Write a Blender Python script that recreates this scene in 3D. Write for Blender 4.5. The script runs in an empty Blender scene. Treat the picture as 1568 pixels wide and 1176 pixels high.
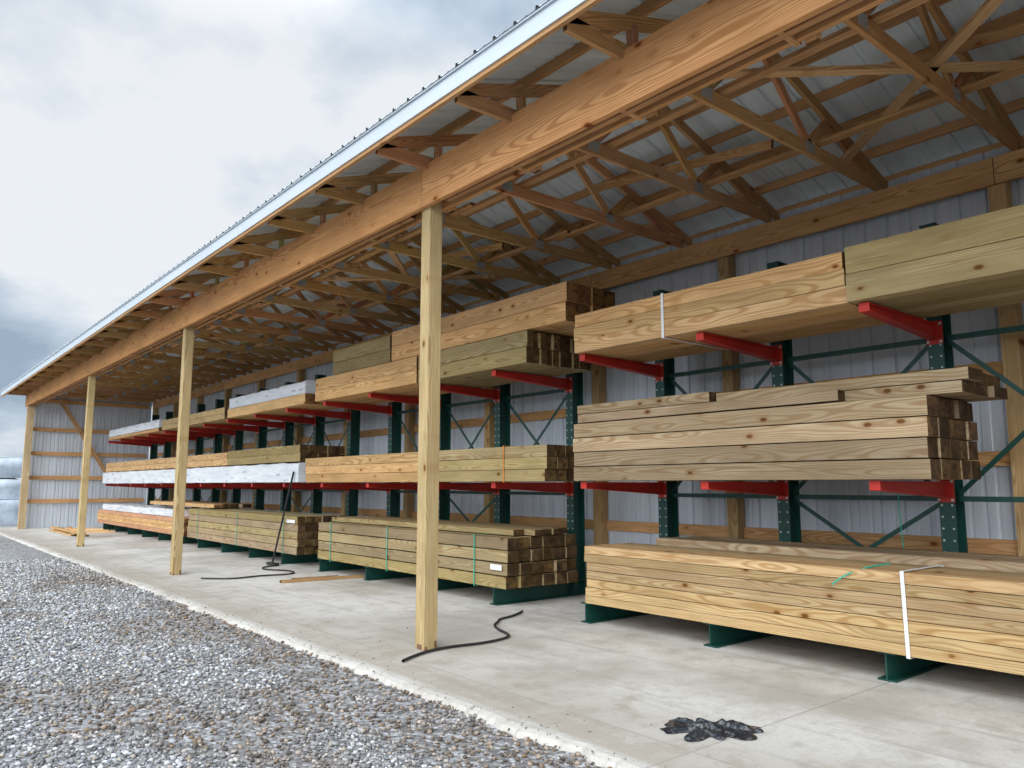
import bpy, math, random
import numpy as np
from mathutils import Vector, Matrix, noise
random.seed(7); np.random.seed(7)
H=1.434
sc=bpy.context.scene
def Zh(z): return (z+1.0)*H
# ------------------------------------------------------------------ materials
def newmat(name):
    m=bpy.data.materials.new(name); m.use_nodes=True
    nt=m.node_tree; nt.nodes.clear()
    o=nt.nodes.new('ShaderNodeOutputMaterial'); b=nt.nodes.new('ShaderNodeBsdfPrincipled')
    nt.links.new(b.outputs[0],o.inputs[0]); return m,nt,b
class N:
    def __init__(s,nt): s.nt=nt
    def new(s,t,**k):
        n=s.nt.nodes.new(t)
        for a,v in k.items(): setattr(n,a,v)
        return n
    def link(s,a,b): s.nt.links.new(a,b)
    def math(s,op,a,b=None,clamp=False):
        n=s.nt.nodes.new('ShaderNodeMath'); n.operation=op; n.use_clamp=clamp
        for i,v in enumerate((a,b)):
            if v is None: continue
            if isinstance(v,(int,float)): n.inputs[i].default_value=v
            else: s.link(v,n.inputs[i])
        return n.outputs[0]
    def mix(s,fac,a,b,mode='MIX'):
        n=s.nt.nodes.new('ShaderNodeMix'); n.data_type='RGBA'; n.blend_type=mode
        for i,v in ((0,fac),(6,a),(7,b)):
            if isinstance(v,(int,float)): n.inputs[i].default_value=v
            elif isinstance(v,tuple): n.inputs[i].default_value=(*v[:3],1)
            else: s.link(v,n.inputs[i])
        return n.outputs[2]
    def ramp(s,v,stops):
        n=s.nt.nodes.new('ShaderNodeValToRGB'); e=n.color_ramp.elements
        while len(e)<len(stops): e.new(0.5)
        for i,(p,c) in enumerate(stops):
            e[i].position=p; e[i].color=(c,c,c,1) if isinstance(c,(int,float)) else (*c,1)
        s.link(v,n.inputs[0]); return n.outputs[0]
    def noise(s,vec,scale,detail=3,rough=0.5):
        n=s.nt.nodes.new('ShaderNodeTexNoise'); n.inputs['Scale'].default_value=scale
        n.inputs['Detail'].default_value=detail; n.inputs['Roughness'].default_value=rough
        if vec is not None: s.link(vec,n.inputs['Vector'])
        return n.outputs[0]
    def scalev(s,vec,v):
        n=s.nt.nodes.new('ShaderNodeVectorMath'); n.operation='MULTIPLY'; s.link(vec,n.inputs[0]); n.inputs[1].default_value=v
        return n.outputs[0]
    def bump(s,h,st,dist=0.01):
        n=s.nt.nodes.new('ShaderNodeBump'); n.inputs['Strength'].default_value=st; n.inputs['Distance'].default_value=dist
        s.link(h,n.inputs['Height']); return n.outputs[0]

def wood(name,end=False,grain=0.72,knots=True):
    m,nt,b=newmat(name); n=N(nt)
    g=n.new('ShaderNodeAttribute',attribute_name='g').outputs['Vector']
    col=n.new('ShaderNodeAttribute',attribute_name='bcol').outputs['Color']
    warp=n.new('ShaderNodeTexNoise'); warp.inputs['Scale'].default_value=1.0; warp.inputs['Detail'].default_value=2
    n.link(n.scalev(g,(2.0,2.0,0.75)),warp.inputs['Vector'])
    sub=n.new('ShaderNodeVectorMath',operation='SUBTRACT'); n.link(warp.outputs['Color'],sub.inputs[0]); sub.inputs[1].default_value=(.5,.5,.5)
    sc_=n.scalev(sub.outputs[0],(0.13,0.13,0.0))
    add=n.new('ShaderNodeVectorMath',operation='ADD'); n.link(g,add.inputs[0]); n.link(sc_,add.inputs[1])
    flat=n.scalev(add.outputs[0],(1,1,0.0))
    ln=n.new('ShaderNodeVectorMath',operation='LENGTH'); n.link(flat,ln.inputs[0])
    ring=n.math('SINE',n.math('MULTIPLY',ln.outputs['Value'],2*math.pi/0.0105))
    ringc=n.ramp(n.math('ADD',n.math('MULTIPLY',ring,.5),.5),[(0,0.0),(.5,.1),(.9,1.0)])
    fine=n.noise(n.scalev(g,(60,60,2.2)),1.0,2,.6)
    blot=n.noise(n.scalev(g,(3.5,3.5,1.1)),1.0,3,.6)
    dark=n.mix(1.0,col,(0.56,0.42,0.29),'MULTIPLY')
    c=n.mix(n.math('MULTIPLY',ringc,grain),col,dark)
    c=n.mix(n.math('MULTIPLY',n.ramp(fine,[(.38,0.0),(.72,1.0)]),.55),c,dark)
    c=n.mix(n.math('MULTIPLY',n.ramp(blot,[(.40,0.0),(.70,1.0)]),.62),c,n.mix(1.0,col,(0.52,0.48,0.44),'MULTIPLY'))
    if knots:
        v=n.new('ShaderNodeTexVoronoi'); v.inputs['Scale'].default_value=1; n.link(n.scalev(g,(.5,5.6,3.0)),v.inputs['Vector'])
        k=n.ramp(v.outputs['Distance'],[(0.0,1.0),(.07,.95),(.12,0.0)])
        ks=n.ramp(v.outputs['Distance'],[(0.10,.6),(.25,0.0)])
        c=n.mix(ks,c,dark)
        c=n.mix(k,c,n.mix(1.0,col,(0.26,0.13,0.06),'MULTIPLY'))
    if end:
        vn=n.new('ShaderNodeTexNoise'); vn.inputs['Scale'].default_value=5; vn.inputs['Detail'].default_value=1; n.link(g,vn.inputs['Vector'])
        c=n.mix(1.0,c,n.mix(n.ramp(vn.outputs[0],[(.4,0.0),(.6,1.0)]),(0.20,0.155,0.12),(0.38,0.30,0.235)),'MULTIPLY')
        chk=n.noise(n.scalev(g,(18,18,1)),1.0,3,.7)
        c=n.mix(n.ramp(chk,[(.46,0.0),(.66,.85)]),c,(0.022,0.016,0.012))
    n.link(c,b.inputs['Base Color']); b.inputs['Roughness'].default_value=.85
    b.inputs['Specular IOR Level'].default_value=.15
    n.link(n.bump(fine,.35,.003),b.inputs['Normal'])
    return m
WOOD=wood('sawn_wood'); WOODE=wood('sawn_wood_end',end=True,knots=False,grain=.6)
def simple(name,col,rough=.5,metal=0,var=.25,scale=3,dirt_or_glint=None,spec=.5,bump=0):
    m,nt,b=newmat(name); n=N(nt)
    tc=n.new('ShaderNodeTexCoord').outputs['Object']
    a=n.noise(tc,scale,5,.6)
    lo=tuple(c*(1-var) for c in col); hi=tuple(min(1,c*(1+var)) for c in col)
    c=n.mix(n.ramp(a,[(.3,0.0),(.7,1.0)]),lo,hi)
    if dirt_or_glint:
        d=n.noise(tc,scale*4,6,.7); c=n.mix(n.ramp(d,[(.52,0.0),(.72,.7)]),c,dirt_or_glint)
    n.link(c,b.inputs['Base Color']); b.inputs['Roughness'].default_value=rough; b.inputs['Metallic'].default_value=metal
    b.inputs['Specular IOR Level'].default_value=spec
    if bump: n.link(n.bump(n.noise(tc,scale*6,4),bump,.01),b.inputs['Normal'])
    return m
GREEN=simple('green_paint',(0.004,0.055,0.042),.45,dirt_or_glint=(.014,.05,.04))
RED=simple('red_paint',(0.46,0.022,0.012),.5,dirt_or_glint=(.28,.03,.02))
HOLE=simple('bolt_hole',(0.5,0.53,0.5),.5)
STRAPW=simple('white_strap_plastic',(0.78,0.80,0.80),.35,var=.05)
STRAPT=simple('teal_strap_plastic',(0.03,0.40,0.28),.35,var=.1)
STRAPO=simple('orange_strap_plastic',(.7,.25,.03),.4)
PAPER=simple('paper_label',(0.8,0.8,0.78),.7,var=.06,scale=40)
RUBBER=simple('black_rubber',(0.018,0.018,0.02),.6)
STAIN=simple('stained_post_foot',(0.16,0.085,0.045),.8,var=.4,scale=14)
TRIM=simple('fascia_metal',(0.58,0.64,0.69),.35,metal=.1,var=.05,scale=.8)
def metal_panel(name,col,streak_axis,metal=.1):
    m,nt,b=newmat(name); n=N(nt)
    tc=n.new('ShaderNodeTexCoord').outputs['Object']
    s=n.noise(n.scalev(tc,streak_axis),1.0,4,.6)
    s2=n.noise(tc,.7,3)
    c=n.mix(n.ramp(s,[(.35,0.0),(.7,1.0)]),tuple(x*.84 for x in col),col)
    c=n.mix(n.math('MULTIPLY',n.ramp(s2,[(.4,0.0),(.7,1.0)]),.35),c,tuple(x*.7 for x in col))
    n.link(c,b.inputs['Base Color']); b.inputs['Roughness'].default_value=.42; b.inputs['Metallic'].default_value=metal
    return m
WALLM=metal_panel('wall_metal',(0.68,0.73,0.79),(9,9,.5))
ROOFM=metal_panel('roof_metal',(0.74,0.82,0.84),(1,7,1),0)
def concrete():
    m,nt,b=newmat('concrete'); n=N(nt)
    tc=n.new('ShaderNodeTexCoord').outputs['Object']
    a=n.noise(tc,.55,6,.62); f=n.noise(tc,40,4,.7); md=n.noise(tc,4,5,.65)
    c=n.mix(n.ramp(a,[(.38,0.0),(.56,1.0)]),(0.46,0.435,0.385),(0.68,0.665,0.63))
    c=n.mix(n.ramp(md,[(.48,0.0),(.72,.75)]),c,(0.41,0.38,0.325))
    c=n.mix(n.ramp(f,[(.52,0.0),(.75,.6)]),c,(0.36,0.335,0.30))
    # tyre / drag scuffs running lengthwise
    sk=n.noise(n.scalev(tc,(7,.35,1)),1.0,4,.65)
    c=n.mix(n.ramp(sk,[(.54,0.0),(.70,.55)]),c,(0.36,0.335,0.295))
    sx=n.new('ShaderNodeSeparateXYZ'); n.link(tc,sx.inputs[0])
    def joint(v,period,off):
        t=n.math('PINGPONG',n.math('ADD',v,off),period/2)
        return n.ramp(t,[(0.0,1.0),(0.004,1.0),(0.009,0.0)])
    j=n.math('MAXIMUM',joint(sx.outputs[1],3.66,0.9),joint(sx.outputs[0],2.6,-0.95))
    c=n.mix(n.math('MULTIPLY',j,.55),c,(0.24,0.23,0.21))
    e=n.ramp(n.math('ADD',n.math('MULTIPLY',n.math('SUBTRACT',sx.outputs[0],3.16),.62),n.math('MULTIPLY',n.math('SUBTRACT',md,.5),2.2)),[(0.1,.9),(.75,0.0)])
    fresh=n.ramp(n.math('ADD',n.math('SUBTRACT',sx.outputs[0],3.20),n.math('MULTIPLY',n.math('SUBTRACT',f,.5),.12)),[(0,.45),(.05,1.0)])
    c=n.mix(n.math('MULTIPLY',n.math('MULTIPLY',e,.85),fresh),c,(0.34,0.295,0.235))
    n.link(c,b.inputs['Base Color']); b.inputs['Roughness'].default_value=.8; b.inputs['Specular IOR Level'].default_value=.3
    n.link(n.bump(n.math('ADD',f,md),.25,.004),b.inputs['Normal'])
    return m
def gravelmat():
    m,nt,b=newmat('gravel'); n=N(nt)
    tc=n.new('ShaderNodeTexCoord').outputs['Object']
    v=n.new('ShaderNodeTexVoronoi'); v.inputs['Scale'].default_value=32; n.link(tc,v.inputs['Vector'])
    bw=n.new('ShaderNodeRGBToBW'); n.link(v.outputs['Color'],bw.inputs[0])
    c=n.ramp(bw.outputs[0],[(.1,(.13,.13,.13)),(.5,(.29,.288,.29)),(.9,(.56,.56,.565))])
    c=n.mix(n.ramp(v.outputs['Distance'],[(.35,0.0),(.85,.5)]),c,(.10,.09,.08))
    p=n.noise(tc,.8,5,.6)
    c=n.mix(n.ramp(p,[(.52,0.0),(.66,.65)]),c,(.19,.162,.135))
    n.link(c,b.inputs['Base Color']); b.inputs['Roughness'].default_value=.9; b.inputs['Specular IOR Level'].default_value=.2
    n.link(n.bump(n.math('SUBTRACT',1.0,v.outputs['Distance']),.5,.02),b.inputs['Normal'])
    return m
def stonemat():
    m,nt,b=newmat('stone'); n=N(nt)
    col=n.new('ShaderNodeAttribute',attribute_name='bcol').outputs['Color']
    n.link(col,b.inputs['Base Color']); b.inputs['Roughness'].default_value=.85; b.inputs['Specular IOR Level'].default_value=.25
    return m
def wrapmat():
    m,nt,b=newmat('lumber_wrap'); n=N(nt)
    tc=n.new('ShaderNodeTexCoord').outputs['Object']
    w=n.noise(n.scalev(tc,(3,1.2,9)),1.0,5,.65)
    c=n.mix(n.ramp(w,[(.35,0.0),(.65,1.0)]),(0.62,0.66,0.70),(0.84,0.85,0.86))
    v=n.new('ShaderNodeTexVoronoi'); v.inputs['Scale'].default_value=1; n.link(n.scalev(tc,(1.0,1.9,9.0)),v.inputs['Vector'])
    big=n.ramp(v.outputs['Distance'],[(.20,1.0),(.23,0.0)])
    t=n.ramp(n.noise(n.scalev(tc,(1,26,14)),1.0,2),[(.5,0.0),(.52,1.0)])
    c=n.mix(n.math('MULTIPLY',n.math('MULTIPLY',big,t),.75),c,(0.08,0.14,0.20))
    n.link(c,b.inputs['Base Color']); b.inputs['Roughness'].default_value=.4
    n.link(n.bump(w,.5,.02),b.inputs['Normal'])
    return m
WRAP=wrapmat(); CONC=concrete(); GRAV=gravelmat(); STONE=stonemat()
# ------------------------------------------------------------------ mesh builder
class MB:
    def __init__(s,name,mats): s.name=name; s.v=[]; s.f=[]; s.mi=[]; s.g=[]; s.c=[]; s.mats=mats
    def board(s,a,b,w,h,col,up=None,m=0,me=1,taper=None):
        a=Vector(a); b=Vector(b); d=(b-a); L=d.length; d.normalize()
        u=Vector(up) if up else (Vector((0,0,1)) if abs(d.z)<.95 else Vector((0,1,0)))
        side=d.cross(u); side.normalize(); u=side.cross(d); u.normalize()
        i=len(s.v)
        pu=random.choice((-1,1))*random.uniform(.02,.14); pv=random.uniform(-.07,.07); pw=random.uniform(0,60)
        tu=random.uniform(-.014,.014); tv=random.uniform(-.014,.014)
        k=random.uniform(.84,1.12); kk=random.uniform(.92,1.06); cc=(min(1,col[0]*k),min(1,col[1]*k),min(1,col[2]*k*kk),1)
        for (p,t,sx) in ((a,0,1),(b,L,1)):
            for (x,y) in ((-1,-1),(1,-1),(1,1),(-1,1)):
                hw,hh=w/2,h/2
                q=p+side*(x*hw)+u*(y*hh)
                s.v.append(q); s.g.append((x*hw+pu+tu*t,y*hh+pv+tv*t,t+pw)); s.c.append(cc)
        F=[(0,1,5,4),(1,2,6,5),(2,3,7,6),(3,0,4,7)]
        for f in F: s.f.append(tuple(i+j for j in f)); s.mi.append(m)
        s.f.append((i+3,i+2,i+1,i)); s.mi.append(me); s.f.append((i+4,i+5,i+6,i+7)); s.mi.append(me)
    def box(s,x0,x1,y0,y1,z0,z1,m=0,col=(.5,.5,.5)):
        s.board(((x0+x1)/2,y0,(z0+z1)/2),((x0+x1)/2,y1,(z0+z1)/2),abs(x1-x0),abs(z1-z0),col,m=m,me=m)
    def poly(s,vs,fs,m=0,col=(.5,.5,.5)):
        i=len(s.v)
        for q in vs: s.v.append(Vector(q)); s.g.append(tuple(q)); s.c.append((*col,1))
        for f in fs: s.f.append(tuple(i+j for j in f)); s.mi.append(m)
    def make(s,parent=None,bevel=0,smooth=False):
        me=bpy.data.meshes.new(s.name); me.from_pydata([tuple(v) for v in s.v],[],s.f)
        for m in s.mats: me.materials.append(m)
        me.polygons.foreach_set('material_index',s.mi)
        a=me.attributes.new('g','FLOAT_VECTOR','POINT'); a.data.foreach_set('vector',[x for t in s.g for x in t])
        a=me.attributes.new('bcol','FLOAT_COLOR','POINT'); a.data.foreach_set('color',[x for t in s.c for x in t])
        me.update()
        if smooth:
            for p in me.polygons: p.use_smooth=True
        o=bpy.data.objects.new(s.name,me); sc.collection.objects.link(o)
        if parent: o.parent=parent
        if bevel:
            bm=o.modifiers.new('b','BEVEL'); bm.width=bevel; bm.segments=2
        return o
def empty(name,loc=(0,0,0)):
    e=bpy.data.objects.new(name,None); sc.collection.objects.link(e); return e
# colours
PINE=(0.80,0.52,0.255); LITE=(0.82,0.56,0.29); GRN=(0.49,0.40,0.205); GRY=(0.46,0.365,0.235); ORG=(0.68,0.41,0.20); BRN=(0.55,0.31,0.15)
POSTC=(0.66,0.53,0.29)
# ------------------------------------------------------------------ ground
def plane(name,x0,x1,y0,y1,z,mat):
    b=MB(name,[mat]); b.poly([(x0,y0,z),(x1,y0,z),(x1,y1,z),(x0,y1,z)],[(0,1,2,3)]); return b.make()
plane('gravel_ground',-900,900,-900,1500,-.045,GRAV)
XS=2.17*H; YE=20.85*H; YN=-9*H
sl=MB('concrete_slab',[CONC])
ys=[YN+i*.04 for i in range(int((YE+1.2-YN)/.04)+1)]
vs=[];fs=[]
for i,y in enumerate(ys):
    j=(noise.noise(Vector((0,y*1.7,0)))*.05+noise.noise(Vector((3,y*7,0)))*.04+noise.noise(Vector((5,y*19,0)))*.03)
    vs+= [(XS-.02+j,y,-.05),(XS+.005+j,y,-.012),(XS+.05+j,y,0),(6.0*H,y,0)]
for i in range(len(ys)-1):
    for k in range(3): fs.append((i*4+k,i*4+k+1,i*4+k+5,i*4+k+4))
sl.poly(vs,fs); sl.make()
def stones(name,P,S,C):
    t=(1+5**.5)/2
    V=np.array([(-1,t,0),(1,t,0),(-1,-t,0),(1,-t,0),(0,-1,t),(0,1,t),(0,-1,-t),(0,1,-t),(t,0,-1),(t,0,1),(-t,0,-1),(-t,0,1)],float)/1.9
    F=np.array([(0,11,5),(0,5,1),(0,1,7),(0,7,10),(0,10,11),(1,5,9),(5,11,4),(11,10,2),(10,7,6),(7,1,8),(3,9,4),(3,4,2),(3,2,6),(3,6,8),(3,8,9),(4,9,5),(2,4,11),(6,2,10),(8,6,7),(9,8,1)])
    n=len(P)
    q=np.random.normal(size=(n,4)); q/=np.linalg.norm(q,axis=1)[:,None]
    w,x,y,z=q.T
    R=np.stack([1-2*(y*y+z*z),2*(x*y-z*w),2*(x*z+y*w),2*(x*y+z*w),1-2*(x*x+z*z),2*(y*z-x*w),2*(x*z-y*w),2*(y*z+x*w),1-2*(x*x+y*y)],1).reshape(n,3,3)
    dims=np.random.uniform(.5,1.3,(n,1,3))*S[:,None,None]
    J=1+np.random.uniform(-.24,.24,(n,12,1))
    L=V[None]*J*dims
    W=np.einsum('nij,nkj->nki',R,L); W[:,:,2]*=.7
    W+=P[:,None,:]
    me=bpy.data.meshes.new(name)
    me.vertices.add(n*12); me.vertices.foreach_set('co',W.reshape(-1).astype(np.float32))
    idx=(F[None]+np.arange(n)[:,None,None]*12).reshape(-1).astype(np.int32)
    me.loops.add(len(idx)); me.loops.foreach_set('vertex_index',idx)
    me.polygons.add(n*20); me.polygons.foreach_set('loop_start',np.arange(0,len(idx),3,dtype=np.int32))
    me.update(calc_edges=True)
    a=me.attributes.new('bcol','FLOAT_COLOR','POINT')
    cc=np.concatenate([C,np.ones((n,1))],1)
    a.data.foreach_set('color',np.repeat(cc,12,axis=0).reshape(-1).astype(np.float32))
    me.materials.append(STONE)
    o=bpy.data.objects.new(name,me); sc.collection.objects.link(o); return o
n0=95000
Y=2.0+16*np.random.rand(n0)**1.7; X=-.9+(XS+.9+.04)*np.random.rand(n0)
S=(.0055+.0125*np.random.rand(n0)**1.6)*(1+.035*(Y-3))
Zp=-.045+S*.35+np.random.rand(n0)*.006
base=np.random.choice([0,1,2,3],n0,p=[.42,.24,.25,.09])
tab=np.array([(.31,.31,.315),(.17,.17,.172),(.54,.545,.555),(.37,.32,.255)])
C=tab[base]*np.random.uniform(.8,1.2,(n0,1))
pat=np.array([noise.noise(Vector((x*.9,y*.4,2.2)))+.5*noise.noise(Vector((x*2,y*1.6,7))) for x,y in zip(X,Y)])
dirt_or_glint=np.clip((pat-.04+np.clip(.34-(XS-X)*.45,0,.34))*3.0,0,1)*np.clip((17-Y)/6,0,1)  # soil patches on the gravel
keep=np.random.rand(n0)>dirt_or_glint*.7
C=C*(1-.48*dirt_or_glint[:,None]*np.array([[.72,1.0,1.25]]))
C=np.clip(C,0.02,1)
stones('gravel_stones',np.stack([X,Y,Zp],1)[keep],S[keep],C[keep])
n1=850
Y=-1+30*np.random.rand(n1)**1.3; X=XS+np.abs(np.random.normal(size=n1))**1.6*.18
S=np.random.uniform(.003,.009,n1)
C=np.array([(.30,.28,.25)])*np.random.uniform(.4,1.3,(n1,1))
stones('loose_gravel',np.stack([X,Y,S*.4],1),S,C)
# ------------------------------------------------------------------ barn
barn=empty('open_front_pole_barn')
PX=2.72*H; PY=[-6.08,-0.98,4.118,9.21,14.33]
b=MB('front_posts',[WOOD,WOODE])
for y in PY:
    b.board((PX,y*H,0.001),(PX,y*H,Zh(2.0)),.142,.142,POSTC,up=(0,1,0))
b.board((PX,20.75*H,0.001),(PX,20.75*H,Zh(2.0)),.2,.16,(.6,.48,.32),up=(0,1,0))
b.make(barn,bevel=.006)
# drip stains and base straps at the post feet
b=MB('post_foot_straps',[STAIN])
for y in PY:
    for s_ in (-1,1): b.box(PX+s_*.050-.012,PX+s_*.050+.012,y*H-.0735,y*H-.0712,.002,.05+.02*s_)
    b.box(PX-.0735,PX-.0712,y*H-.035,y*H+.035,.002,.045)
b.make(barn)
zb=Zh(2.04); hb0=Zh(1.80); zt_=Zh(2.085)
b=MB('header_beams',[WOOD,WOODE])
xo=PX-.071-.027; xi=PX+.071+.022
edges=[-9.0]+PY[:5]+[21.0]
for i in range(len(edges)-1):
    y0,y1=edges[i]*H+.002,edges[i+1]*H-.002
    b.board((xo,y0,(hb0+zt_)/2),(xo,y1,(hb0+zt_)/2),.05,zt_-hb0-.002,(0.74,0.40,0.175))
    b.board((xi,y0+.4,(hb0+zb)/2+.003),(xi,y1+.4,(hb0+zb)/2+.003),.04,zb-hb0-.01,(0.62,0.34,0.155))
b.make(barn)
RX=3.83*H; EX=2.26*H; BX=5.46*H; sl_=1/3.0
ty=[(1.504+.85*k)*H for k in range(-12,24)]
ty=[t for t in ty if t<20.7*H]+[20.8*H]
def top(x): return zb+.10+ (x-EX)*sl_ if x<=RX else zb+.10+(RX-EX)*sl_-(x-RX)*sl_
b=MB('roof_trusses',[WOOD,WOODE]); pl=MB('truss_plates',[simple('galvanised_plate',(.40,.41,.41),.5,metal=.5)])
for t in ty:
    c=tuple(x*random.uniform(.9,1.1) for x in random.choice((ORG,BRN,ORG)))
    th=.038
    b.board((EX,t,zb+.062),(BX-.25,t,zb+.062),th,.12,c)
    b.board((EX,t,top(EX)+.0),(RX,t,top(RX)),th,.10,c); b.board((RX,t,top(RX)),(BX,t,top(BX)),th,.10,c)
    zc=zb+.11
    W=[(2.72,2.72),(2.78,3.05),(3.3,3.05),(3.3,3.83),(4.36,3.83),(4.36,4.62),(5.1,4.62)]
    for (xb,xt) in W:
        b.board((xb*H,t+.001,zc),(xt*H,t+.001,top(xt*H)-.03),.036,.085,tuple(x*random.uniform(.75,1.1) for x in c))
    for xb in (3.3,4.36): pl.box(xb*H-.07,xb*H+.07,t-.0215,t+.0215,zb+.03,zb+.13)
b.make(barn); pl.make(barn)
b=MB('lateral_braces',[WOOD,WOODE])
for x in (3.42,4.45):
    for i in range(7):
        b.board((x*H,(-8+4.2*i)*H,zb+.12+.02+ .02),(x*H+.05,(-3.6+4.2*i)*H,zb+.12+.025),.085,.036,ORG)
for i,y in enumerate([-2.5,.2,2.6,5.4,8.0,10.6,13.3,16]):
    s_=1 if i%2 else -1
    b.board((2.95*H,(y)*H,zb+.19),(4.9*H,(y+2.0*s_+.2)*H,zb+.19),.085,.036,(.76,.50,.26))
    b.board((4.36*H,y*H,zb+.24),(4.36*H,(y+1.7)*H,top(4.36*H)-.07),.036,.085,ORG)
b.make(barn)
b=MB('header_blocks',[WOOD,WOODE])
for t in ty:
    b.board((PX-.066,t+.05,hb0+.05),(PX+.14,t+.05,hb0+.05),.038,.09,ORG)
    b.board((xi+.045,t-.04,hb0-.015),(xi+.045,t-.04,zb+.15),.038,.085,ORG,up=(0,1,0))
for i in range(len(edges)-1):
    b.board((PX-.02,edges[i]*H+.3,hb0+.02),(PX-.02,edges[i+1]*H-.3,hb0+.02),.05,.035,BRN)
b.make(barn)
b=MB('roof_purlins',[WOOD,WOODE])
YR0=-9.2*H; YR1=21.7*H
for k in range(4):
    x=EX+.03+(RX-EX-.1)*k/3; z=top(x)+.05+.045
    b.board((x,YR0,z),(x,YR1-.03,z),.038,.088,(.60,.35,.17))
for k in range(6):
    x=RX+.08+(BX-RX-.1)*k/5; z=top(x)+.05+.045
    b.board((x,YR0,z),(x,YR1-.03,z),.038,.088,(.74,.44,.21))
b.board((EX-.04,YR0,zb+.09),(EX-.04,YR1-.03,zb+.09),.036,.14,(.54,.33,.17))
b.make(barn)
def ribbed(name,o,along,run,nrm,length,runlen,mat,pitch=.229,rh=.02):
    o=Vector(o); a=Vector(along).normalized(); r=Vector(run).normalized(); nn=Vector(nrm).normalized()
    prof=[]; n=int(length/pitch)
    for i in range(n+1):
        s0=i*pitch
        prof+=[(s0,0),(s0+.012,rh),(s0+.034,rh),(s0+.046,0),(s0+.12,0),(s0+.128,.004),(s0+.148,.004),(s0+.156,0)]
    vs=[];fs=[]
    for (s0,h) in prof:
        vs.append(o+a*s0+nn*h); vs.append(o+a*s0+nn*h+r*runlen)
    for i in range(len(prof)-1): fs.append((i*2,i*2+2,i*2+3,i*2+1))
    m=MB(name,[mat]); m.poly(vs,fs); return m
zr=lambda x: top(x)+.05+.091
ribbed('roof_front',(EX-.09,YR0,zr(EX)-.09*sl_),(0,1,0),(1,0,sl_),(-sl_,0,1),YR1-YR0,(RX-EX+.09)*math.sqrt(1+sl_**2),ROOFM).make(barn)
ribbed('roof_back',(RX,YR0,zr(RX)),(0,1,0),(1,0,-sl_),(sl_,0,1),YR1-YR0,(BX-RX+.2)*math.sqrt(1+sl_**2),ROOFM).make(barn)
WX=5.30*H
ribbed('back_wall_panels',(WX+.155,YN,0),(0,1,0),(0,0,1),(1,0,0),21*H-YN,zb+.15,WALLM).make(barn)
ribbed('end_wall_panels',(PX,20.95*H,0),(1,0,0),(0,0,1),(0,1,0),WX+.15-PX,zb+.1,WALLM).make(barn)
g=MB('gable_panel',[WALLM]); yy=20.96*H
g.poly([(EX,yy,zb+.05),(BX,yy,zb+.05),(BX,yy,zr(BX)-.01),(RX,yy,zr(RX)-.01),(EX,yy,zr(EX)-.01)],[(0,1,2,3,4)]); g.make(barn)
f=MB('eave_fascia',[TRIM]); fx=EX-.06
zf=zr(EX)-.04
f.box(fx-.012,fx,YR0,YR1,zf-.145,zf-.012); f.box(fx-.03,fx+.02,YR0,YR1,zf-.010,zf-.003); f.box(fx,fx+.06,YR0,YR1,zf-.145,zf-.141)
f.board((fx,YR1,zf-.07),(RX,YR1,zr(RX)-.08),.02,.13,(.5,.5,.5),me=0); f.board((RX,YR1,zr(RX)-.08),(BX+.2,YR1,zr(BX)-.13),.02,.13,(.5,.5,.5),me=0)
f.make(barn)
rt=MB('rib_end_ticks',[RUBBER])  # dark ticks at the ends of the roof ribs
yv=YR0
while yv<YR1-.05:
    rt.box(EX-.088,EX-.08,yv+.006,yv+.040,zf+.0,zf+.030); yv+=.229
rt.make(barn)
b=MB('wall_framing',[WOOD,WOODE])
wy=[-5.2,-3.5,-1.8,-.1,1.63,3.66,5.15,6.85]+[8.55+1.7*i for i in range(8)]
WG=(.72,.43,.20)
for y in wy: b.board((WX+.071,y*H,0),(WX+.071,y*H,Zh(2.03)),.14,.14,(.62,.44,.22),up=(0,1,0))
for z in (-.38,.16,.72,1.28):
    for i in range(len(wy)-1):
        b.board((WX+.125,wy[i]*H+.075,Zh(z)),(WX+.125,wy[i+1]*H-.075,Zh(z)),.04,.13,WG)
for i in range(0,len(wy)-1,2):
    y1=wy[min(i+2,len(wy)-1)]
    b.board((WX-.022,wy[i]*H+.003,Zh(1.955)),(WX-.022,y1*H-.003,Zh(1.955)),.04,.25,(.76,.48,.23))
b.board((WX+.12,YN,.13),(WX+.12,20.8*H,.13),.05,.25,(.52,.40,.24))
for z in (-.38,.16,.72,1.28,1.95):
    b.board((PX+.1,20.88*H,Zh(z)),(WX,20.88*H,Zh(z)),.04,.13,WG)
b.board((3.3*H,20.78*H,Zh(2.0)),(4.4*H,20.78*H,Zh(.28)),.04,.13,(.66,.40,.20),up=(1,0,0))
b.make(barn)
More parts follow.
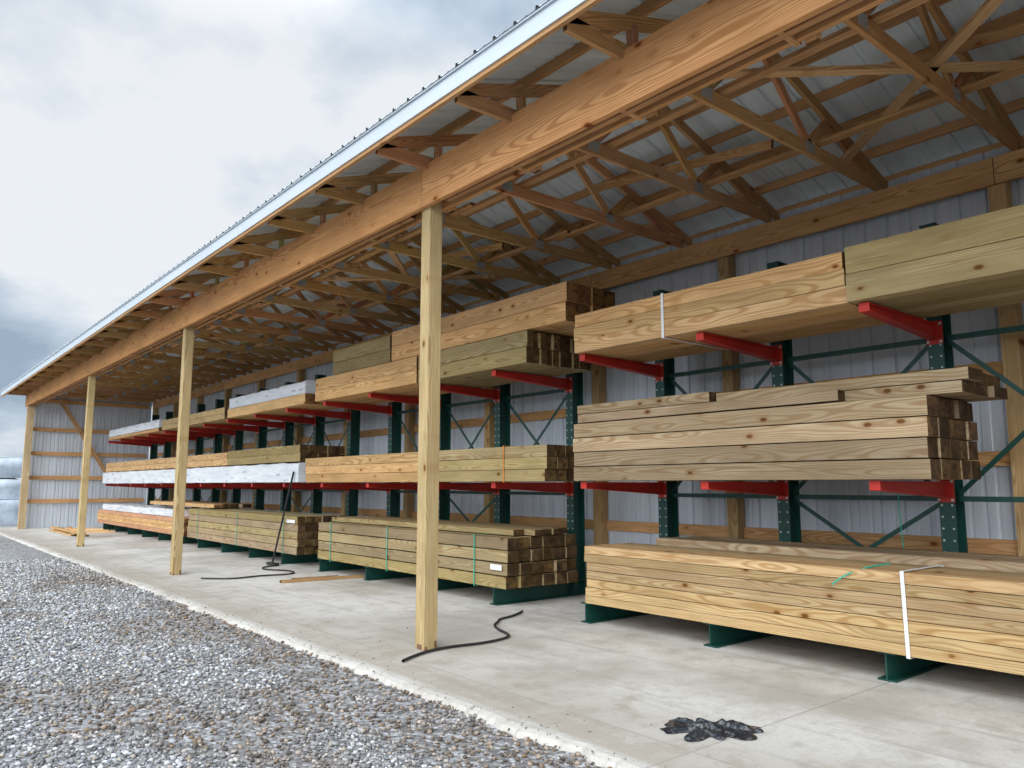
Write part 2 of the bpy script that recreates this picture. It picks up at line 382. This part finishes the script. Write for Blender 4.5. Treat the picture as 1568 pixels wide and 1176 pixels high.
# ------------------------------------------------------------------ racks
RF=4.1*H; RC=5.0*H
ky=lambda k:(1.94+1.087*k)*H
def ibeam_x(m,x0,x1,y,z0,z1,w,t=.012):
    m.box(x0,x1,y-w/2,y+w/2,z1-t,z1); m.box(x0,x1,y-w/2,y+w/2,z0,z0+t); m.box(x0,x1,y-t/2,y+t/2,z0+t,z1-t)
def rack(ks):
    e=empty('cantilever_rack')
    c=MB('columns',[GREEN]); h=MB('bolt_holes',[HOLE]); a=MB('arms',[RED]); ba=MB('bases',[GREEN]); br=MB('braces',[GREEN])
    for k in ks:
        y=ky(k); zt=Zh(1.62); w=.13
        c.box(RC,RC+.014,y-w/2,y+w/2,0.0,zt); c.box(RC+.19,RC+.204,y-w/2,y+w/2,0,zt); c.box(RC+.014,RC+.19,y-.007,y+.007,0,zt)
        c.box(RC-.004,RC+.208,y-w/2-.003,y+w/2+.003,zt,zt+.012)
        z=.35
        while z<zt-.05:
            for s_ in (-1,1): h.box(RC-.002,RC+.001,y+s_*.042-.008,y+s_*.042+.008,z,z+.016)
            z+=.10
        ibeam_x(ba,RF,RC+.26,y,.002,.205,.14)
        ba.box(RC-.10,RC-.001,y-.006,y+.006,.2,.42)
        for lv in (.02,.985):
            z1=Zh(lv)
            def fl(za0,za1,zb0,zb1,hw):
                v=[(RF,y-hw,za0),(RF,y+hw,za0),(RF,y+hw,za1),(RF,y-hw,za1),(RC-.012,y-hw,zb0),(RC-.012,y+hw,zb0),(RC-.012,y+hw,zb1),(RC-.012,y-hw,zb1)]
                a.poly(v,[(0,3,2,1),(4,5,6,7),(0,1,5,4),(1,2,6,5),(2,3,7,6),(3,0,4,7)])
            fl(z1-.012,z1-.002,z1-.012,z1-.002,.042)
            fl(z1-.070,z1-.060,z1-.145,z1-.135,.042)
            fl(z1-.060,z1-.012,z1-.135,z1-.012,.006)
            a.box(RF-.008,RF,y-.042,y+.042,z1-.072,z1+.002)
            a.box(RC-.012,RC-.002,y-.07,y+.07,z1-.18,z1+.03)
            for s_ in (-1,1):
                for zz in (-.16,0.0): h.box(RC-.020,RC-.0125,y+s_*.054-.010,y+s_*.054+.010,z1+zz-.010,z1+zz+.010)
    kk=list(ks)
    for i in range(len(kk)-1):
        y0=ky(kk[i])+.07; y1=ky(kk[i+1])-.07
        for z in (.90,-.085,-.78): br.board((RC+.1,y0,Zh(z)),(RC+.1,y1,Zh(z)),.04,.045,(.5,.5,.5),me=0)
        for (za,zb_) in ((.88,-.06),(-.11,-.75)):
            if za<0 and i%2==0: continue
            br.board((RC+.085,y0,Zh(za)),(RC+.085,y1,Zh(zb_)),.006,.04,(.5,.5,.5),me=0)
            br.board((RC+.115,y0,Zh(zb_)),(RC+.115,y1,Zh(za)),.006,.04,(.5,.5,.5),me=0)
    c.make(e); h.make(e); a.make(e,bevel=.002); ba.make(e); br.make(e)
rack(range(-3,3)); rack(range(3,7)); rack(range(7,11)); rack(range(11,14)); rack(range(14,17))
# ------------------------------------------------------------------ lumber
def stack(name,x0,x1,y0,y1,z0,z1,rows,cols,cl,jit=.012,joints=None,jx=.004,gap=.006,gx=.005):
    m=MB(name,[WOOD,WOODE])
    x0*=H;x1*=H;y0*=H;y1*=H; z0=Zh(z0); z1=Zh(z1)
    dz=(z1-z0)/rows; dx=(x1-x0)/cols
    for r in range(rows):
        for c in range(cols):
            col=random.choice(cl) if isinstance(cl,list) else cl
            k=random.uniform(.84,1.1); col=tuple(q*k for q in col)
            j0=random.uniform(-jit,jit)*H; j1=random.uniform(-jit,jit)*H; ox=random.uniform(-jx,jx)
            xc=x0+dx*(c+.5)+ox; zc=z0+dz*(r+.5)
            tw=random.uniform(-.0022,.0022)
            m.board((xc,y0+j0,zc+tw),(xc+random.uniform(-.004,.004),y1+j1,zc-tw),dx-gx,dz-gap,col)
    return m.make()
def strap(par,x0,x1,y,z0,z1,mat,w=.02,slant=0):
    x0*=H;x1*=H;y*=H;z0=Zh(z0);z1=Zh(z1)
    m=MB('strap',[mat]); t=.003; e=.008
    m.board((x0-e,y,z0-e),(x0-e,y+slant,z1+e),t,w,(.5,.5,.5),up=(0,1,0),me=0)
    m.box(x0-e,x1+e,y-w/2+slant,y+w/2+slant,z1+e,z1+e+t)
    m.box(x0-e,x1+e,y-w/2,y+w/2,z0-e-t,z0-e)
    m.board((x1+e,y,z0-e),(x1+e,y+slant,z1+e),t,w,(.5,.5,.5),up=(0,1,0),me=0)
    return m.make(par)
X0=4.05
s=stack('lumber_stack',X0,4.8,2.015,4.15,.99,1.285,3,7,[PINE,LITE,(.80,.51,.25)],gap=.004)
strap(s,X0,4.8,3.29,.99,1.285,STRAPW,.03)
stack('treated_lumber_stack',X0-.01,4.8,-1.5,2.005,.99,1.30,2,7,[GRN,(.53,.43,.23)])
TM=[GRY,(.50,.40,.255),(.41,.325,.215),(.55,.43,.275)]
stack('timber_stack',X0,4.70,1.64,4.175,.025,.452,4,5,TM,jit=.014,gap=.010,gx=.010)
stack('treated_lumber_stack',4.14,4.72,1.49,2.95,.457,.582,2,3,TM,jit=.03)
stack('treated_lumber_stack',4.10,4.6,2.97,4.165,.457,.595,2,3,TM,jit=.02)
stack('treated_lumber_stack',4.055,4.135,2.08,4.12,.457,.520,1,1,[(.50,.39,.25)],jit=.02)
s=stack('lumber_stack',X0,4.52,-1.2,4.06,-.85,-.44,7,6,[(.64,.46,.24),(.62,.455,.25),(.62,.46,.26),(.55,.42,.23),(.68,.42,.21)],jit=.015,jx=.006,gap=.006)
strap(s,X0,4.52,1.80,-.85,-.44,STRAPW,.028,slant=.01)
stack('lumber_stack',4.56,4.98,-1.0,3.8,-.85,-.395,5,5,[(.52,.40,.25),GRY],jit=.03)
stack('treated_lumber_stack',X0,4.80,4.72,6.36,.99,1.262,2,10,[GRN,(.48,.39,.22)],jit=.02,gx=.012,gap=.008)
stack('lumber_stack',X0,4.80,6.38,8.63,.99,1.262,2,7,[PINE,LITE],jit=.01)
s=stack('lumber_stack',4.09,4.66,4.28,6.93,1.275,1.59,2,4,[PINE,(.76,.48,.24)],jit=.012)
stack('treated_lumber_stack',4.09,4.66,6.95,8.25,1.275,1.56,2,4,[GRN],jit=.01)
stack('lumber_stack',4.72,4.95,4.2,6.5,1.275,1.45,2,2,[PINE],jit=.02)
s=stack('treated_lumber_stack',X0,4.62,4.49,6.25,.025,.315,3,5,[GRN,(.54,.44,.24)],jit=.02)
strap(s,X0,4.62,5.0,.025,.315,STRAPO,.018)
stack('lumber_stack',X0,4.62,6.27,8.83,.025,.315,3,5,[PINE,LITE],jit=.01)
s=stack('timber_stack',X0,4.86,4.97,8.43,-.85,-.43,4,6,[GRN,GRY,(.44,.36,.21)],jit=.016,gap=.016,gx=.020)
for y in (5.4,6.86,8.1): strap(s,X0,4.86,y,-.85,-.43,STRAPT,.016)
stack('treated_lumber_stack',4.2,4.8,5.0,8.3,-.426,-.375,1,5,[GRN,(.54,.42,.24)],jit=.12)
s=stack('timber_stack',X0,4.70,9.0,13.2,-.85,-.385,5,6,[GRY,GRN],jit=.02,gap=.01,gx=.012)
for y in (9.4,11,12.7): strap(s,X0,4.7,y,-.85,-.385,STRAPT,.016)
stack('treated_lumber_stack',4.08,4.7,9.06,11.6,.285,.495,2,5,[GRN],jit=.02)
stack('lumber_stack',4.08,4.7,11.62,19.35,.285,.48,2,5,[PINE,LITE],jit=.02)
def wrapped(x0,x1,y0,y1,z0,z1,seed=0):
    m=MB('wrapped_lumber_stack',[WRAP,WOOD,WOODE])
    x0*=H;x1*=H;y0*=H;y1*=H;z0=Zh(z0);z1=Zh(z1)
    ny=max(8,int((y1-y0)/.12)); sec=[]
    r=.03
    for t in (0,.25,.5,.75): sec.append((x0,z0+(z1-z0-r)*t))
    sec+=[(x0+.003,z1-r*.5),(x0+r,z1)]
    for t in (.25,.5,.75): sec.append((x0+(x1-x0)*t,z1))
    sec+=[(x1-r,z1),(x1,z1-r),(x1,(z0+z1)/2),(x1,z0)]
    vs=[];fs=[];K=len(sec)
    for i in range(ny+1):
        y=y0+(y1-y0)*i/ny
        for (x,z) in sec:
            q=Vector((x*4,y*3,z*6+seed)); d=noise.noise_vector(q)*.018
            vs.append((x+d.x,y+d.y,z+d.z*(1 if z>z0+.01 else 0)))
    for i in range(ny):
        for k in range(K-1): fs.append((i*K+k,(i+1)*K+k,(i+1)*K+k+1,i*K+k+1))
    fs.append(tuple(range(K))); fs.append(tuple(reversed([ny*K+k for k in range(K)])))
    m.poly(vs,fs)
    return m.make()
wrapped(X0,4.68,9.02,13.9,.03,.27,1); wrapped(X0,4.68,14.0,19.45,.03,.27,2)
stack('lumber_stack',X0,4.68,8.9,11.6,.99,1.12,1,6,[PINE,LITE]); wrapped(4.06,4.68,8.92,11.58,1.125,1.285,3)
stack('treated_lumber_stack',X0,4.68,11.75,15.0,.99,1.17,2,6,[GRN,(.60,.46,.24)])
stack('lumber_stack',X0,4.68,15.2,19.1,.99,1.05,1,6,[PINE]); wrapped(X0,4.68,15.2,19.1,1.055,1.21,4)
stack('lumber_stack',X0,4.7,13.4,19.7,-.85,-.56,4,5,[PINE,LITE,(.76,.44,.27)],jit=.02)
wrapped(4.1,4.7,14.2,19.5,-.555,-.43,5); stack('treated_lumber_stack',4.2,4.8,12.6,16.0,-.37,-.31,1,4,[LITE,GRY],jit=.2)
# ------------------------------------------------------------------ small things
def tube(name,pts,r,mat,cyc=False):
    cu=bpy.data.curves.new(name,'CURVE'); cu.dimensions='3D'; cu.bevel_depth=r; cu.bevel_resolution=3
    sp=cu.splines.new('NURBS'); sp.points.add(len(pts)-1); sp.order_u=4; sp.use_endpoint_u=True
    for p,q in zip(sp.points,pts): p.co=(*q,1)
    cu.materials.append(mat); o=bpy.data.objects.new(name,cu); sc.collection.objects.link(o); return o
hz=lambda L:[(x*H,y*H,.016) for x,y in L]
tube('rubber_hose',hz([(2.406,3.877),(2.6,4.0),(2.847,4.036),(3.0,3.98),(3.205,3.99),(3.36,4.05),(3.40,4.25),(3.50,4.45),(3.60,4.50),(3.68,4.62),(3.85,4.62),(4.044,4.76)]),.012,RUBBER)
tube('rubber_hose',hz([(2.80,8.58),(3.0,8.30),(3.23,8.378),(3.45,8.42),(3.66,8.3),(3.85,8.5),(3.80,8.8),(3.6,9.0),(3.75,9.3),(3.93,9.3)]),.012,RUBBER)
pb=MB('push_broom',[RUBBER]); 
pb.board((3.93*H,9.42*H,.05),(4.025*H,9.1*H,Zh(.16)),.026,.026,(.1,.1,.1),me=0); pb.box(3.90*H,3.97*H,9.3*H,9.54*H,.012,.06); pb.make()
sb=MB('wood_scrap_board',[WOOD,WOODE]); sb.board((3.32*H,7.73*H,.022),(4.2*H,7.62*H,.022),.09,.038,(.50,.33,.18)); sb.board((3.5*H,7.85*H,.02),(4.0*H,7.80*H,.02),.06,.03,(.46,.32,.19)); sb.make()
pp=MB('plank_pile',[WOOD,WOODE])
for i in range(9):
    x=3.15+.06*(i%4)+random.uniform(-.03,.03); z=.02+.04*(i//4)*1.0+.001*i
    pp.board((x*H,(17.2+random.uniform(-.4,.3))*H,z),((x+random.uniform(-.1,.35))*H,(19.7+random.uniform(-.3,.3))*H,z+.01),.10,.036,random.choice((LITE,PINE,GRN)))
for i in range(3): pp.board((3.1*H,(16.9+.5*i)*H,.12+.02*i),(3.75*H,(16.6+.5*i)*H,.14),.10,.036,LITE)
pp.make()
tg=MB('paper_tag',[PAPER]); tg.box(X0*H-.014,X0*H-.011,5.02*H,5.17*H,Zh(-.70),Zh(-.655)); tg.make()
tg=MB('paper_tag',[PAPER]); tg.box(X0*H-.014,X0*H-.011,9.05*H,9.3*H,Zh(-.47),Zh(-.43)); tg.make()
tube('strap_offcut',[(4.95*H,2.2*H,Zh(0)),(4.94*H,2.2*H,Zh(-.2)),(4.95*H,2.19*H,Zh(-.39))],.005,STRAPT)
tube('strap_offcut',[(4.3*H,1.98*H,Zh(-.425)),(4.05*H,2.02*H,Zh(-.43)),(4.02*H,2.1*H,Zh(-.47)),(4.01*H,2.16*H,Zh(-.53))],.006,STRAPT)
def crumple(name,cx,cy,ang,lx,ly,mat):
    n=110;mm=70;vs=[];fs=[]
    for i in range(n+1):
        for j in range(mm+1):
            u=i/n*2-1;v=j/mm*2-1
            aa=math.atan2(v,u); e=1+.8*noise.noise(Vector((math.cos(aa)*2.2,math.sin(aa)*2.2,4)))
            du=u*math.sqrt(1-v*v/2); dv=v*math.sqrt(1-u*u/2)
            x0_=du*lx*e; y0_=dv*ly*e
            d=noise.noise_vector(Vector((x0_*7,y0_*7,1.3)))
            # broad folds plus a few finer creases
            r1=1-abs(noise.noise(Vector((x0_*5+y0_*7,y0_*5,9))))*3.0
            r2=1-abs(noise.noise(Vector((x0_*10-y0_*8,y0_*11,2))))*2.6
            edge=max(0,1-(u*u+v*v-u*u*v*v)**3)
            z=.003+max(0,.026*r1+.014*r2)*(.15+.85*edge)
            x=x0_+d.x*.05; y=y0_+d.y*.05
            vs.append((cx+x*math.cos(ang)-y*math.sin(ang),cy+x*math.sin(ang)+y*math.cos(ang),z))
    for i in range(n):
        for j in range(mm): fs.append((i*(mm+1)+j,(i+1)*(mm+1)+j,(i+1)*(mm+1)+j+1,i*(mm+1)+j+1))
    m=MB(name,[mat]); m.poly(vs,fs); return m.make(smooth=True)
PLAS=simple('dark_plastic_sheet',(0.022,0.025,0.03),.16,var=.5,scale=6,dirt_or_glint=(.32,.34,.36),bump=.6)  # pale spots are silver highlights painted into the dark plastic
crumple('crumpled_plastic_sheet',2.75*H,2.03*H,math.radians(-40),.28,.17,PLAS)
TARP=simple('tarp_plastic',(0.62,0.68,0.74),.4,var=.25,scale=2.5,bump=.6)
m=MB('tarped_lumber_pile',[TARP])
def lump(x0,x1,y0,y1,z0,z1,sd):
    n=14; vs=[];fs=[]
    prof=[(x0,z0),(x0,(z0+z1)/2),(x0+.02,z1-.12),(x0+.15,z1),((x0+x1)/2,z1+.05),(x1-.15,z1),(x1-.02,z1-.12),(x1,(z0+z1)/2),(x1,z0)]
    K=len(prof)
    for i in range(n+1):
        y=y0+(y1-y0)*i/n
        for (x,z) in prof:
            d=noise.noise_vector(Vector((x*2+sd,y*2.3,z*3)))*.14; vs.append((x+d.x,y+d.y,z+(d.z if z>.05 else 0)))
    for i in range(n):
        for k in range(K-1): fs.append((i*K+k,(i+1)*K+k,(i+1)*K+k+1,i*K+k+1))
    fs.append(tuple(range(K))); fs.append(tuple(reversed([n*K+k for k in range(K)])))
    m.poly(vs,fs)
lump(.2*H,3.2*H,23.6*H,26*H,-.04,.85,1); lump(.1*H,3.15*H,23.7*H,26*H,.9,1.65,2); lump(.3*H,3.1*H,23.7*H,26*H,1.7,2.45,3)
m.make(smooth=True)
# ------------------------------------------------------------------ light, sky, camera
el=math.radians(34); az=math.radians(-122)
d=Vector((math.sin(az)*math.cos(el),math.cos(az)*math.cos(el),math.sin(el)))
L=bpy.data.lights.new('sun','SUN'); L.energy=1.4; L.angle=math.radians(55); L.color=(1,.97,.93)
lo=bpy.data.objects.new('sun',L); sc.collection.objects.link(lo); lo.rotation_euler=d.to_track_quat('Z','Y').to_euler()
w=bpy.data.worlds.new('World'); sc.world=w; w.use_nodes=True; nt=w.node_tree; nt.nodes.clear(); n=N(nt)
out=n.new('ShaderNodeOutputWorld'); bg=n.new('ShaderNodeBackground'); n.link(bg.outputs[0],out.inputs[0])
sky=n.new('ShaderNodeTexSky'); sky.sky_type='NISHITA'; sky.sun_disc=False; sky.sun_elevation=el; sky.sun_rotation=az
bg.inputs[1].default_value=.1
tc=n.new('ShaderNodeTexCoord').outputs['Generated']
sx=n.new('ShaderNodeSeparateXYZ'); n.link(tc,sx.inputs[0])
zc=n.math('ADD',n.math('MAXIMUM',sx.outputs[2],0.0),.35)
cb=n.new('ShaderNodeCombineXYZ'); n.link(n.math('DIVIDE',sx.outputs[0],zc),cb.inputs[0]); n.link(n.math('DIVIDE',sx.outputs[1],zc),cb.inputs[1]); cb.inputs[2].default_value=8.1
cl=n.noise(cb.outputs[0],2.4,6,.52)
cl2=n.noise(cb.outputs[0],.95,2,.5)
v=n.math('ADD',n.math('MULTIPLY',cl,.58),n.math('MULTIPLY',cl2,.42))
cc=n.ramp(v,[(.41,(.34,.44,.56)),(.49,(.60,.69,.79)),(.56,(.88,.91,.95))])
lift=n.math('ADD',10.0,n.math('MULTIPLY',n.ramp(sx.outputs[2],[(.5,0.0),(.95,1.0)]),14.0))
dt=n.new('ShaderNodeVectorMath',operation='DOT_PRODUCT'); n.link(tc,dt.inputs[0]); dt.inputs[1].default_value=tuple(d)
lobe=n.math('MULTIPLY',n.math('POWER',n.math('MAXIMUM',dt.outputs['Value'],0.0),1.6),26.0)  # extra glow around the sun, added behind camera to light the interior
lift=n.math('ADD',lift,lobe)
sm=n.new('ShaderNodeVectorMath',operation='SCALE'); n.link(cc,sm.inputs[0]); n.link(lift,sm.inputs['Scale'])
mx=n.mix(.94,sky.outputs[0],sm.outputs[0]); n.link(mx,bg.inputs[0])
cam=bpy.data.cameras.new('camera'); co=bpy.data.objects.new('camera',cam); sc.collection.objects.link(co); sc.camera=co
cam.sensor_width=36; cam.lens=27.05; cam.clip_end=4000; cam.clip_start=.05
co.location=(0,0,H); co.rotation_euler=(math.radians(97.45),0,math.radians(-39.6))
sc.view_settings.view_transform='Standard'; sc.view_settings.look='None'; sc.view_settings.exposure=0
